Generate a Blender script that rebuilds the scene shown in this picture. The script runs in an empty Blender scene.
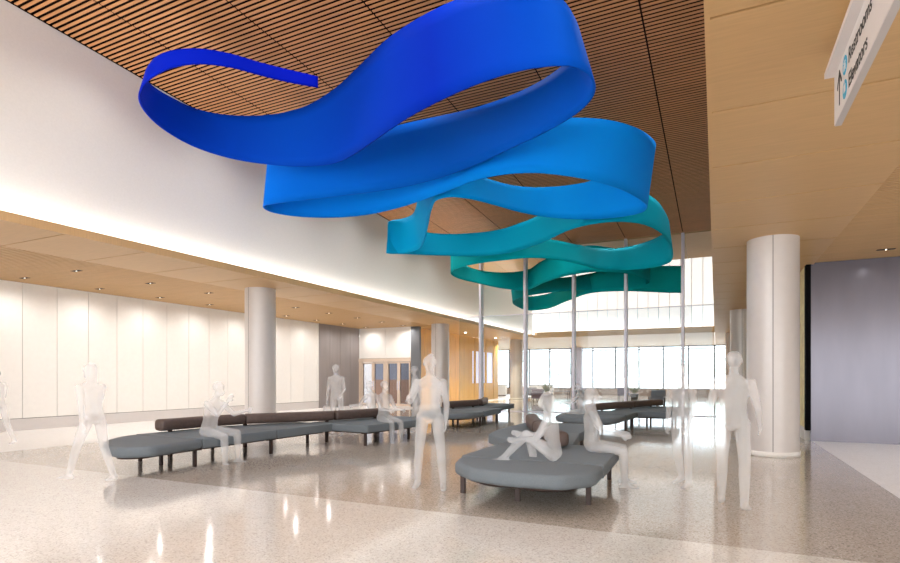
import bpy, bmesh, math, random
from mathutils import Vector, Matrix
random.seed(7)
R = math.radians
scene = bpy.context.scene
col = scene.collection

# ---------------------------------------------------------------- camera, sky, exposure
FPX, YAW, EYE, HOR = 554.0, R(25.65), 1.5, 378.0
cd = bpy.data.cameras.new('camera'); cam = bpy.data.objects.new('camera', cd); col.objects.link(cam)
cd.sensor_width = 36; cd.lens = FPX / 900 * 36; cd.shift_y = (HOR - 281.5) / 900
cd.clip_end = 400; cam.location = (0, 0, EYE); cam.rotation_euler = (R(90), 0, YAW)
scene.camera = cam
scene.view_settings.view_transform = 'Standard'; scene.view_settings.look = 'None'
scene.view_settings.gamma = 1; scene.view_settings.use_curve_mapping = False
scene.view_settings.exposure = 0.04
world = bpy.data.worlds.new('sky'); scene.world = world; world.use_nodes = True
wn = world.node_tree; wb = wn.nodes['Background']
wb.inputs[0].default_value = (0.965, 0.98, 0.985, 1); wb.inputs[1].default_value = 4.2

def lin(r, g, b):
    f = lambda v: (v/255/12.92) if v/255 <= .04045 else ((v/255+.055)/1.055)**2.4
    return (f(r), f(g), f(b), 1)

def area(name, loc, rot, sx, sy, power, color=(1, .97, .94), spread=None):
    l = bpy.data.lights.new(name, 'AREA'); l.shape = 'RECTANGLE'; l.size = sx; l.size_y = sy
    l.energy = power; l.color = color
    if spread: l.spread = spread
    o = bpy.data.objects.new(name, l); o.location = loc; o.rotation_euler = rot; col.objects.link(o); return o

VOID_L, VOID_R, WALL_UP, SOF, ZF = -10.98, -0.08, -11.25, 4.2, 4.36
SCREEN_Y, PAN_Y, FAR_Y, WIN_Y = 23.75, 27.8, 36.1, 50.0
# cove lamps washing the upper walls, hidden behind the timber lip
area('cove_lamp_left', (-11.11, 15, 4.27), (R(180), R(22), 0), .12, 42, 900)
area('cove_lamp_far', (-5.5, FAR_Y+.12, 4.27), (R(180), 0, 0), 10.6, .12, 500)
# added fill spots without fixtures below the slatted ceiling, to brighten the floor
for sx0 in (-9.8, -7.66, -5.5, -3.35, -1.18):
    for k in range(9):
        l = bpy.data.lights.new('fill_spot', 'SPOT'); l.energy = 85; l.spot_size = R(150); l.spot_blend = 1; l.shadow_soft_size = .004; l.color = (1, .985, .97)
        yy = -2 + 2.9*k; o = bpy.data.objects.new('fill_spot', l); o.location = (sx0, yy, 8.36-.05*yy); col.objects.link(o)
for sx0, yy in ((4.0, 6.5), (4.0, 10), (6.6, 8), (6.6, 12.5), (4.2, 13)):  # more added fill, no fixtures: brightens the white floor at the right
    l = bpy.data.lights.new('fill_spot', 'SPOT'); l.energy = 150; l.spot_size = R(130); l.spot_blend = 1; l.shadow_soft_size = .004; l.color = (1, .985, .97)
    o = bpy.data.objects.new('fill_spot', l); o.location = (sx0, yy, 4.2); col.objects.link(o)
# added fill lamps without fixtures, lifting the far lounge and its soffit
for sx0 in (-14, -10, -6, -2):
    for yy in (38.5, 42, 46):
        l = bpy.data.lights.new('lounge_fill', 'SPOT'); l.energy = 260; l.spot_size = R(150); l.spot_blend = 1; l.shadow_soft_size = .004; l.color = (1, .97, .93)
        o = bpy.data.objects.new('lounge_fill', l); o.location = (sx0, yy, 4.17); col.objects.link(o)
sl = bpy.data.lights.new('sun', 'SUN'); sl.energy = 5; sl.angle = R(2); sl.color = (1, .96, .9)
so_ = bpy.data.objects.new('sun', sl); so_.rotation_euler = (R(-62), 0, R(12)); col.objects.link(so_)
# daylight glazing behind the viewer is open to the sky

# ---------------------------------------------------------------- materials
def mat(name, rgb, rough=.6, metal=0, spec=.5, noise=0, nscale=8, bump=0, coat=0, stretch=None, emit=0):
    m = bpy.data.materials.new(name); m.use_nodes = True; nt = m.node_tree; p = nt.nodes['Principled BSDF']
    c = lin(*rgb); p.inputs['Base Color'].default_value = c
    p.inputs['Roughness'].default_value = rough; p.inputs['Metallic'].default_value = metal
    p.inputs['Specular IOR Level'].default_value = spec; p.inputs['Coat Weight'].default_value = coat
    if emit:
        p.inputs['Emission Color'].default_value = c; p.inputs['Emission Strength'].default_value = emit
    tc = nt.nodes.new('ShaderNodeTexCoord'); n = nt.nodes.new('ShaderNodeTexNoise')
    n.inputs['Scale'].default_value = nscale; n.inputs['Detail'].default_value = 4
    src = tc.outputs['Object']
    if stretch:
        mp = nt.nodes.new('ShaderNodeMapping'); mp.inputs['Scale'].default_value = stretch
        nt.links.new(src, mp.inputs[0]); src = mp.outputs[0]
    nt.links.new(src, n.inputs['Vector'])
    cr = nt.nodes.new('ShaderNodeValToRGB')
    k = max(noise, .015)
    cr.color_ramp.elements[0].position = .3; cr.color_ramp.elements[1].position = .7
    cr.color_ramp.elements[0].color = (c[0]*(1-k), c[1]*(1-k), c[2]*(1-k), 1)
    cr.color_ramp.elements[1].color = (min(1, c[0]*(1+k)), min(1, c[1]*(1+k)), min(1, c[2]*(1+k)), 1)
    nt.links.new(n.outputs[0], cr.inputs[0]); nt.links.new(cr.outputs[0], p.inputs['Base Color'])
    if bump:
        b = nt.nodes.new('ShaderNodeBump'); b.inputs['Strength'].default_value = bump; b.inputs['Distance'].default_value = .01
        nt.links.new(n.outputs[0], b.inputs['Height']); nt.links.new(b.outputs[0], p.inputs['Normal'])
    return m

def terrazzo(name, base, chips, rough=.09):
    m = bpy.data.materials.new(name); m.use_nodes = True; nt = m.node_tree; p = nt.nodes['Principled BSDF']
    tc = nt.nodes.new('ShaderNodeTexCoord')
    v = nt.nodes.new('ShaderNodeTexVoronoi'); v.inputs['Scale'].default_value = 75
    nt.links.new(tc.outputs['Object'], v.inputs['Vector'])
    cr = nt.nodes.new('ShaderNodeValToRGB'); cr.color_ramp.interpolation = 'CONSTANT'
    e = cr.color_ramp.elements; e[0].position = 0; e[0].color = lin(*base); e[1].position = .62; e[1].color = lin(*chips[0])
    x = e.new(.80); x.color = lin(*chips[1]); x = e.new(.92); x.color = lin(*chips[2])
    sp = nt.nodes.new('ShaderNodeSeparateColor'); nt.links.new(v.outputs['Color'], sp.inputs[0])
    nt.links.new(sp.outputs[0], cr.inputs[0])
    n = nt.nodes.new('ShaderNodeTexNoise'); n.inputs['Scale'].default_value = 5; n.inputs['Detail'].default_value = 6
    nt.links.new(tc.outputs['Object'], n.inputs['Vector'])
    mx = nt.nodes.new('ShaderNodeMix'); mx.data_type = 'RGBA'; mx.blend_type = 'MULTIPLY'; mx.inputs[0].default_value = .12
    nt.links.new(cr.outputs[0], mx.inputs[6]); nt.links.new(n.outputs[0], mx.inputs[7])
    nt.links.new(mx.outputs[2], p.inputs['Base Color'])
    p.inputs['Roughness'].default_value = rough; p.inputs['Specular IOR Level'].default_value = .75
    return m

M = {}
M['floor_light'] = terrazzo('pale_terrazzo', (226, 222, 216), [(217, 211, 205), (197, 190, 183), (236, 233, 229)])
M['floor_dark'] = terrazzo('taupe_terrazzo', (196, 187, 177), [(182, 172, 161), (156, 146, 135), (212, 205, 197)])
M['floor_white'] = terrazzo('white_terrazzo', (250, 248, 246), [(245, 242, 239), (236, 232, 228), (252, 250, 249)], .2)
M['wall_white'] = mat('white_plaster', (230, 227, 221), .7, noise=.02, nscale=30, bump=.05)
M['panel_white'] = mat('white_wall_panel', (236, 232, 227), .35, noise=.01)
M['backlit'] = mat('back_lit_white_panel', (250, 248, 246), .4, emit=.7)
M['joint'] = mat('dark_joint', (95, 88, 84), .8)
M['timber'] = mat('timber_veneer', (204, 166, 116), .45, noise=.05, nscale=3, stretch=(1, 12, 1))
M['timber_line'] = mat('timber_joint', (84, 60, 40), .8, spec=.1)
M['slat'] = mat('timber_slat', (202, 142, 92), .5, noise=.1, nscale=2, stretch=(.6, 6, 3))
M['slat_side'] = mat('timber_slat_pale', (202, 164, 116), .5, noise=.06, nscale=2, stretch=(.6, 6, 3))
M['void_dark'] = mat('dark_plenum', (34, 20, 13), .95, spec=.1)
M['void_brown'] = mat('brown_plenum', (120, 86, 58), .9)
M['column'] = mat('column_metal_panel', (212, 206, 203), .35, metal=.1, noise=.015)
M['grey_panel'] = mat('grey_wall_panel', (142, 134, 132), .4, noise=.05, nscale=2, stretch=(3, 3, .3))
M['slate'] = mat('dark_grey_metal', (110, 112, 116), .35, metal=.3)
M['gold'] = mat('golden_timber_panel', (226, 176, 88), .3, noise=.12, nscale=2, stretch=(5, 5, .4))
M['big_panel'] = mat('brushed_lilac_grey_panel', (122, 119, 130), .22, metal=.45, noise=.05, nscale=1.5, stretch=(2, 2, .4))
M['black'] = mat('black_metal', (8, 8, 9), .85, spec=.1)
M['stone'] = mat('ochre_stone', (250, 230, 178), .7, noise=.16, nscale=6, bump=.4)
M['steel'] = mat('pale_steel', (232, 228, 240), .4, metal=0)
M['frame'] = mat('pale_window_frame', (120, 118, 124), .4, metal=.2)
M['tanframe'] = mat('pale_timber_door_frame', (214, 194, 176), .45)
M['seat'] = mat('grey_blue_upholstery', (104, 112, 118), .8, noise=.06, nscale=90, bump=.15)
M['roll'] = mat('brown_leather', (86, 70, 64), .55, noise=.12, nscale=14, bump=.1)
M['leg'] = mat('bronze_metal_leg', (62, 48, 44), .45, metal=.3)
M['sign'] = mat('white_sign_face', (232, 226, 224), .4)
M['signedge'] = mat('sign_edge_metal', (196, 192, 192), .35, metal=.3)
M['cyan'] = mat('cyan_print', (30, 165, 205), .5)
M['ink'] = mat('black_print', (22, 24, 26), .6)
M['slot'] = mat('black_slot', (30, 22, 18), .7)
M['lampglow'] = mat('lit_lens', (255, 250, 240), .4, emit=9)
M['chair'] = mat('grey_chair_fabric', (160, 162, 170), .8)
M['plum'] = mat('plum_fabric', (104, 92, 108), .8)
M['leaf'] = mat('olive_leaf', (128, 128, 48), .6, noise=.3)
M['pot'] = mat('dark_pot', (70, 68, 66), .5)
M['orange'] = mat('orange_fabric', (214, 150, 92), .8)
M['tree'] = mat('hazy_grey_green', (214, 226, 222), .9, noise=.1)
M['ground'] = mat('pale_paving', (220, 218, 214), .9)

def glass(name, rgb, tint=.12, rough=.02):
    m = bpy.data.materials.new(name); m.use_nodes = True; nt = m.node_tree; nt.nodes.clear()
    o = nt.nodes.new('ShaderNodeOutputMaterial'); mx = nt.nodes.new('ShaderNodeMixShader')
    t = nt.nodes.new('ShaderNodeBsdfTransparent'); g = nt.nodes.new('ShaderNodeBsdfGlossy')
    t.inputs[0].default_value = lin(*rgb); g.inputs['Roughness'].default_value = rough
    f = nt.nodes.new('ShaderNodeFresnel'); f.inputs[0].default_value = 1.35
    nt.links.new(f.outputs[0], mx.inputs[0]); nt.links.new(t.outputs[0], mx.inputs[1]); nt.links.new(g.outputs[0], mx.inputs[2])
    nt.links.new(mx.outputs[0], o.inputs[0]); return m
M['glass'] = glass('clear_glass', (244, 248, 250))
M['blueglass'] = glass('blue_tinted_glass', (228, 230, 236))

def ghost():
    m = bpy.data.materials.new('translucent_white_figure'); m.use_nodes = True; nt = m.node_tree; nt.nodes.clear()
    o = nt.nodes.new('ShaderNodeOutputMaterial'); mx = nt.nodes.new('ShaderNodeMixShader')
    t = nt.nodes.new('ShaderNodeBsdfTransparent'); d = nt.nodes.new('ShaderNodeBsdfDiffuse'); tr = nt.nodes.new('ShaderNodeBsdfTranslucent')
    m2 = nt.nodes.new('ShaderNodeMixShader'); m2.inputs[0].default_value = .45
    d.inputs[0].default_value = (.95, .95, .96, 1); tr.inputs[0].default_value = (.95, .95, .96, 1)
    n = nt.nodes.new('ShaderNodeTexNoise'); n.inputs['Scale'].default_value = 3
    mr = nt.nodes.new('ShaderNodeMapRange'); mr.inputs[3].default_value = .25; mr.inputs[4].default_value = .29
    nt.links.new(n.outputs[0], mr.inputs[0]); nt.links.new(mr.outputs[0], mx.inputs[0])
    nt.links.new(d.outputs[0], m2.inputs[1]); nt.links.new(tr.outputs[0], m2.inputs[2])
    nt.links.new(t.outputs[0], mx.inputs[1]); nt.links.new(m2.outputs[0], mx.inputs[2])
    nt.links.new(mx.outputs[0], o.inputs[0]); return m
M['ghost'] = ghost()

# ---------------------------------------------------------------- helpers
def box(bm, x0, x1, y0, y1, z0, z1, mi=0):
    vs = [bm.verts.new((x, y, z)) for x in (x0, x1) for y in (y0, y1) for z in (z0, z1)]
    for f in ((0,1,3,2), (4,6,7,5), (0,4,5,1), (2,3,7,6), (0,2,6,4), (1,5,7,3)):
        bm.faces.new([vs[i] for i in f]).material_index = mi
    return vs

def cyl(bm, x, y, z0, z1, r0, r1=None, n=48, mi=0, cap=True):
    r1 = r0 if r1 is None else r1
    a = [bm.verts.new((x+r0*math.cos(2*math.pi*i/n), y+r0*math.sin(2*math.pi*i/n), z0)) for i in range(n)]
    b = [bm.verts.new((x+r1*math.cos(2*math.pi*i/n), y+r1*math.sin(2*math.pi*i/n), z1)) for i in range(n)]
    for i in range(n):
        f = bm.faces.new((a[i], a[(i+1) % n], b[(i+1) % n], b[i])); f.smooth = True; f.material_index = mi
    if cap:
        bm.faces.new(a[::-1]).material_index = mi; bm.faces.new(b).material_index = mi

def obj(name, bm, mats, parent=None, bevel=0, fix=True):
    if fix: bmesh.ops.recalc_face_normals(bm, faces=bm.faces)
    me = bpy.data.meshes.new(name); bm.to_mesh(me); bm.free()
    for m in (mats if isinstance(mats, (list, tuple)) else [mats]): me.materials.append(m)
    o = bpy.data.objects.new(name, me); col.objects.link(o)
    if parent: o.parent = parent
    if bevel:
        b = o.modifiers.new('bevel', 'BEVEL'); b.width = bevel; b.segments = 3; b.limit_method = 'ANGLE'
    return o

def struct(name, bm, mats, parent=None, bevel=0):
    o = obj(name, bm, mats, parent, bevel)
    if not parent: o['kind'] = 'structure'
    return o

def tag(o, label, cat, group=None):
    o['label'] = label; o['category'] = cat
    if group: o['group'] = group
    return o

def empty(name, loc, rz=0):
    o = bpy.data.objects.new(name, None); o.empty_display_size = .2
    o.location = loc; o.rotation_euler = (0, 0, rz); col.objects.link(o); return o

def copy_tree(o, parent=None):
    c = o.copy(); col.objects.link(c)
    if parent: c.parent = parent
    for ch in [q for q in bpy.data.objects if q.parent == o]:
        copy_tree(ch, c)
    return c

def bbox(*a, mi=0):
    bm = bmesh.new(); box(bm, *a, mi=mi); return bm

# ---------------------------------------------------------------- floor
bm = bmesh.new()
def quad(bm, pts, mi):
    f = bm.faces.new([bm.verts.new(p) for p in pts]); f.material_index = mi
YB, XL, XR = -7.0, -17.9, 9.0
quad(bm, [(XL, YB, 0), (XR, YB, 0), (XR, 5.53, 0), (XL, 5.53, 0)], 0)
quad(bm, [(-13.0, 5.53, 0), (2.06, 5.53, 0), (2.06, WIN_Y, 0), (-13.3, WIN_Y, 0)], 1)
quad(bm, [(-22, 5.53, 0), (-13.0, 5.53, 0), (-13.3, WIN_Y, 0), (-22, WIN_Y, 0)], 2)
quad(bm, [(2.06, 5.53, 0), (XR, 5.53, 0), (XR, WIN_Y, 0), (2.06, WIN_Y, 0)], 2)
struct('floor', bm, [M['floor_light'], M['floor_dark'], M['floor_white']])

# ---------------------------------------------------------------- slatted main ceiling (falls gently away from the viewer)
def czm(y): return 8.4 - .05*y
bm = bmesh.new()
y = -5.0
seams = [-9.8, -7.66, -5.5, -3.35, -1.18]
edges = [-11.22] + seams + [0.0]
while y < SCREEN_Y - .1:
    for a, b in zip(edges[:-1], edges[1:]):
        vs = box(bm, a+.016, b-.016, y, y+.05, 0, .014, 0)
        for v in vs: v.co.z += czm(v.co.y)
    y += .105
vs = box(bm, WALL_UP, .1, -7, SCREEN_Y, .20, .24, 1)
for v in vs: v.co.z += czm(v.co.y)
vs = box(bm, WALL_UP, WALL_UP+.02, -5, SCREEN_Y, .0, .2, 1)
for v in vs: v.co.z += czm(v.co.y)
vs = box(bm, WALL_UP, .1, -7, -5, 0, .10, 0)
for v in vs: v.co.z += czm(v.co.y)
struct('ceiling', bm, [M['slat'], M['void_dark']])
bm = bmesh.new()
for a, b in zip([-11.25]+seams, seams+[0.0]):
    vs = box(bm, a+.01, b-.01, SCREEN_Y+.03, PAN_Y, 0, .14, 0)
    for v in vs: v.co.z += czm(v.co.y)
vs = box(bm, WALL_UP, .1, SCREEN_Y, PAN_Y-.01, .1, .2, 1)
for v in vs: v.co.z += czm(v.co.y)
struct('ceiling', bm, [M['timber'], M['timber_line']])
# raised white ceiling and riser of the far light well
bm = bmesh.new()
box(bm, WALL_UP, .1, PAN_Y, PAN_Y+.15, 7.05, 9.6)
box(bm, WALL_UP, .1, PAN_Y, FAR_Y+.4, 9.5, 9.6)
struct('ceiling', bm, [M['wall_white']])

# ---------------------------------------------------------------- upper walls of the void
bm = bmesh.new(); box(bm, WALL_UP-.2, WALL_UP, -7, FAR_Y+.5, 4.26, 9.6); struct('wall_left', bm, [M['wall_white']])
bm = bmesh.new(); box(bm, .1, .3, -7, FAR_Y+.5, 4.26, 9.6); struct('wall_right', bm, [M['wall_white']])
bm = bmesh.new()
x = WALL_UP
while x < .1:
    box(bm, x+.016, min(x+.62, .1)-.016, FAR_Y+.27, FAR_Y+.33, 4.4, 9.5, 0); x += .62
box(bm, WALL_UP, .1, FAR_Y+.33, FAR_Y+.4, 4.26, 9.6, 1)
struct('wall_far', bm, [M['backlit'], M['joint']])

# ---------------------------------------------------------------- timber soffits
def soffit(name, x0, x1, y0, y1, step, ph, axis='y'):
    bm = bmesh.new()
    cuts = []
    c = ph
    a, b = (y0, y1)
    while c < b:
        if c > a: cuts.append(c)
        c += step
    ys = [a]+cuts+[b]
    for p, q in zip(ys[:-1], ys[1:]):
        box(bm, x0, x1, p+.015, q-.015, SOF, SOF+.05, 0)
    box(bm, x0, x1, y0, y1, SOF+.04, SOF+.07, 1)
    return struct(name, bm, [M['timber'], M['timber_line']])
soffit('trim_1', -13.17, VOID_L-.01, -7, 25.6, 1.64, -5.24)
soffit('trim_2', VOID_R+.01, 2.09, -7, WIN_Y, 1.64, -5.24)
soffit('trim_3', -14.5, VOID_L-.01, 25.6, FAR_Y, 1.64, 27.5)
soffit('trim_4', -22, VOID_R, FAR_Y+.01, WIN_Y, 3.3, 40)
def fascia(name, a):
    bm = bmesh.new(); box(bm, *a); return struct(name, bm, [M['timber']])
fascia('trim_5', (VOID_L-.04, VOID_L, -7, FAR_Y, SOF-.003, ZF))
fascia('trim_6', (VOID_L-.04, VOID_R+.04, FAR_Y, FAR_Y+.04, SOF-.003, ZF+.2))
fascia('trim_7', (VOID_R, VOID_R+.04, -7, FAR_Y, SOF-.003, ZF))

# ---------------------------------------------------------------- low slatted ceilings at the sides
def low_slats(x0, x1, y0, y1, seamsx, pitch=.09):
    bm = bmesh.new(); y = y0
    ed = [x0]+seamsx+[x1]
    while y < y1-.05:
        for a, b in zip(ed[:-1], ed[1:]): box(bm, a+.008, b-.008, y, y+.055, 4.23, 4.27, 0)
        y += pitch
    box(bm, x0, x1, y0, y1, 4.272, 4.33, 1)
    return struct('ceiling', bm, [M['slat_side'], M['void_brown']])
low_slats(-17.9, -13.17, -7, 25.6, [-15.8])
low_slats(2.09, 9.0, -7, 15.6, [4.4, 6.7])

# ---------------------------------------------------------------- left wall: white panels, grey panels
bm = bmesh.new(); y = 9.0-.925*17
while y < 22.05:
    if y > -7: box(bm, -18.0, -17.9, y+.007, y+.918, .35, 4.23, 0)
    y += .925
box(bm, -18.1, -17.925, -7, 22.1, 0, 4.4, 1)
struct('wall_left', bm, [M['panel_white'], M['joint']])
bm = bmesh.new(); box(bm, -17.96, -17.885, -7, 22.1, 0, .335); struct('baseboard_left', bm, [M['column']])
bm = bmesh.new(); y = 22.12
while y < 25.5:
    box(bm, -18.0, -17.88, y+.005, y+.86, 0, 4.23, 0); y += .87
box(bm, -18.1, -17.93, 22.1, 25.62, 0, 4.4, 1)
struct('wall_left', bm, [M['grey_panel'], M['joint']])

# end wall with the glazed doors
bm = bmesh.new()
box(bm, -17.88, -16.2, 25.6, 25.7, 2.58, 4.23, 0); box(bm, -16.185, -14.5, 25.6, 25.7, 2.58, 4.23, 0)
box(bm, -17.9, -14.5, 25.7, 25.8, 2.5, 4.3, 1)
struct('wall_end', bm, [M['panel_white'], M['joint']])
def dbl_door(name, x0, x1):
    bm = bmesh.new(); f = .07
    box(bm, x0, x0+f, 25.55, 25.7, 0, 2.36); box(bm, x1-f, x1, 25.55, 25.7, 0, 2.36)
    box(bm, x0+f, x1-f, 25.55, 25.7, 2.28, 2.36)
    mx = (x0+x1)/2
    box(bm, mx-.09, mx+.09, 25.57, 25.68, .12, 2.28); box(bm, x0+f, x1-f, 25.57, 25.68, 0, .12)
    o = struct(name, bm, [M['tanframe']])
    g = bmesh.new(); box(g, x0+f, mx-.09, 25.61, 25.63, .12, 2.28); box(g, mx+.09, x1-f, 25.61, 25.63, .12, 2.28)
    obj('door_pane', g, M['blueglass'], o)
    for s in (-1, 1):
        h = bmesh.new(); box(h, mx+s*.06-.012, mx+s*.06+.012, 25.51, 25.57, .85, 1.35); obj('door_handle', h, M['steel'], o)
dbl_door('door_1', -17.7, -16.22); dbl_door('door_2', -16.05, -14.62)
bm = bmesh.new(); box(bm, -17.88, -14.5, 25.52, 25.7, 2.38, 2.56); box(bm, -16.21, -16.06, 25.54, 25.7, 0, 2.38)
box(bm, -17.88, -17.71, 25.54, 25.7, 0, 2.38); struct('trim_8', bm, [M['tanframe']])
# lobby seen through the door glass
bm = bmesh.new(); box(bm, -19, -14.7, 28.6, 28.7, 0, 1.4, 0); box(bm, -19, -14.7, 28.6, 28.7, 1.4, 4.2, 1); box(bm, -22, -14.7, 25.8, 28.7, 4.2, 4.3, 1)
struct('wall_lobby', bm, [mat('rust_panel', (170, 130, 104), .7), mat('slate_blue_panel', (140, 142, 152), .6)])
# slate fin and golden wall
bm = bmesh.new(); box(bm, -14.5, -13.98, 25.42, 25.6, 0, SOF); struct('trim_9', bm, [M['slate']])
bm = bmesh.new()
gaps = [(25.62, 33.6), (34.05, 34.25), (34.9, 35.1), (36.0, 36.25), (37.5, 38.4)]
y = 25.62
while y < 33.6:
    box(bm, -14.7, -14.5, y+.006, min(y+.66, 33.6)-.006, 0, SOF, 0); y += .665
for a, b in gaps[1:]: box(bm, -14.7, -14.5, a, b, 0, SOF, 0)
box(bm, -14.68, -14.52, 33.6, 38.4, 3.3, SOF, 0); box(bm, -14.68, -14.52, 33.6, 38.4, 0, 1.15, 0)
box(bm, -14.72, -14.69, 25.62, 33.6, 0, SOF, 1)
w = struct('wall_gold', bm, [M['gold'], M['timber_line']])
g = bmesh.new(); box(g, -14.63, -14.6, 33.6, 38.4, 1.15, 3.3)
struct('window_1', g, [mat('frosted_lit_glass', (214, 220, 250), .3, emit=.75)])

# ---------------------------------------------------------------- window wall
bm = bmesh.new()
mull = [-0.1-1.96*k for k in range(12)]
for x in mull: box(bm, x-.055, x+.055, WIN_Y, WIN_Y+.15, .56, SOF)
box(bm, .70, .8, WIN_Y, WIN_Y+.15, .56, SOF)
box(bm, -22, .8, WIN_Y+.01, WIN_Y+.14, 3.9, 3.97); box(bm, -22, .8, WIN_Y, WIN_Y+.15, .56, .62); box(bm, -22, .8, WIN_Y, WIN_Y+.15, 4.12, SOF)
f = struct('window_2', bm, [M['frame']])
g = bmesh.new(); box(g, -22, .75, WIN_Y+.06, WIN_Y+.08, .6, 4.15); obj('window_pane', g, M['glass'], f)
bm = bmesh.new(); box(bm, -22, .8, WIN_Y-.1, WIN_Y+.2, 0, .56); struct('wall_sill', bm, [mat('taupe_low_wall', (186, 172, 164), .6)])
bm = bmesh.new(); box(bm, .8, 2.3, WIN_Y-.1, WIN_Y+.2, 0, 4.3); struct('wall_far', bm, [M['wall_white']])
bm = bmesh.new(); box(bm, -11.3, -10.7, WIN_Y-.9, WIN_Y-.3, 0, SOF); struct('trim_10', bm, [mat('lilac_pier', (186, 184, 206), .4)])
bm = bmesh.new(); box(bm, -22.2, -22, 25.8, WIN_Y, 0, 4.3); struct('wall_left', bm, [M['wall_white']])

# ---------------------------------------------------------------- right-hand block
bm = bmesh.new()
box(bm, 2.03, 9.0, 15.6, 15.75, .745, 4.31, 0); box(bm, 2.03, 9.0, 15.606, 15.75, 0, .745, 0)
struct('wall_right', bm, [M['big_panel']])
bm = bmesh.new(); box(bm, 1.93, 2.03, 15.56, 15.8, 0.25, SOF); struct('trim_11', bm, [M['black']])
bm = bmesh.new(); box(bm, 1.94, 2.2, 15.82, 24, .3, SOF, 0); box(bm, 1.93, 2.2, 15.8, WIN_Y, 0, .3, 1); box(bm, 1.97, 2.2, 24, WIN_Y, .3, SOF, 1)
struct('wall_right', bm, [M['stone'], M['wall_white']])
bm = bmesh.new(); box(bm, 9.0, 9.15, 3.0, 15.7, 0, 4.4); struct('wall_right', bm, [M['wall_white']])

# ---------------------------------------------------------------- columns
def column(x, y, label):
    o = empty('round_column', (x, y, 0)); tag(o, label, 'column')
    b = bmesh.new(); cyl(b, 0, 0, .1, SOF, .45, n=96, cap=False); obj('shaft', b, M['column'], o)
    b = bmesh.new(); cyl(b, 0, 0, 0, .1, .465, n=96); obj('base_ring', b, M['panel_white'], o)
    b = bmesh.new()
    for k in range(2):
        a = R(-94+180*k); c, s = .4505*math.cos(a), .4505*math.sin(a); t = (-math.sin(a)*.006, math.cos(a)*.006)
        vs = [b.verts.new((c*q+u*t[0], s*q+u*t[1], z)) for z in (.1, SOF-.002) for q in (.97, 1.002) for u in (-1, 1)]
        for fc in ((0,1,3,2), (4,6,7,5), (0,4,5,1), (2,3,7,6), (0,2,6,4), (1,5,7,3)): b.faces.new([vs[i] for i in fc])
    obj('panel_joint', b, M['joint'], o)
    return o
column(-12.5, 12.7, 'round pale grey column standing behind the long grey bench on the left')
column(-12.5, 24.9, 'slimmer looking round pale column beside the golden timber wall and slate fin')
column(-12.7, 37.3, 'small distant round pale column between golden wall and far windows')
column(1.0, 12.5, 'large round pale column in the right foreground under the timber soffit')
column(.95, 24.9, 'round pale column half hidden behind the large right-hand column')
column(.95, 37.3, 'farthest right round column, a sliver next to the window edge')

# ---------------------------------------------------------------- glass screen with posts
o = empty('glass_screen', (0, SCREEN_Y, 0)); tag(o, 'tall clear glass screen held by five slim pale steel posts up to the timber ceiling', 'screen')
for x in seams:
    b = bmesh.new(); box(b, x-.055, x+.055, -.17, .17, 0, czm(SCREEN_Y)); obj('post', b, M['steel'], o, bevel=.01)
b = bmesh.new(); box(b, VOID_L, VOID_R+.1, -.02, .02, 4.33, 4.365); obj('top_rail', b, M['steel'], o)
b = bmesh.new(); box(b, VOID_L, VOID_R+.1, -.03, .03, 0, .03); obj('bottom_rail', b, M['steel'], o)
b = bmesh.new()
ed = [VOID_L]+seams+[VOID_R]
for p, q in zip(ed[:-1], ed[1:]): box(b, p+.055, q-.055, -.006, .006, .03, 4.33)
obj('glass_pane', b, M['glass'], o)

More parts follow.
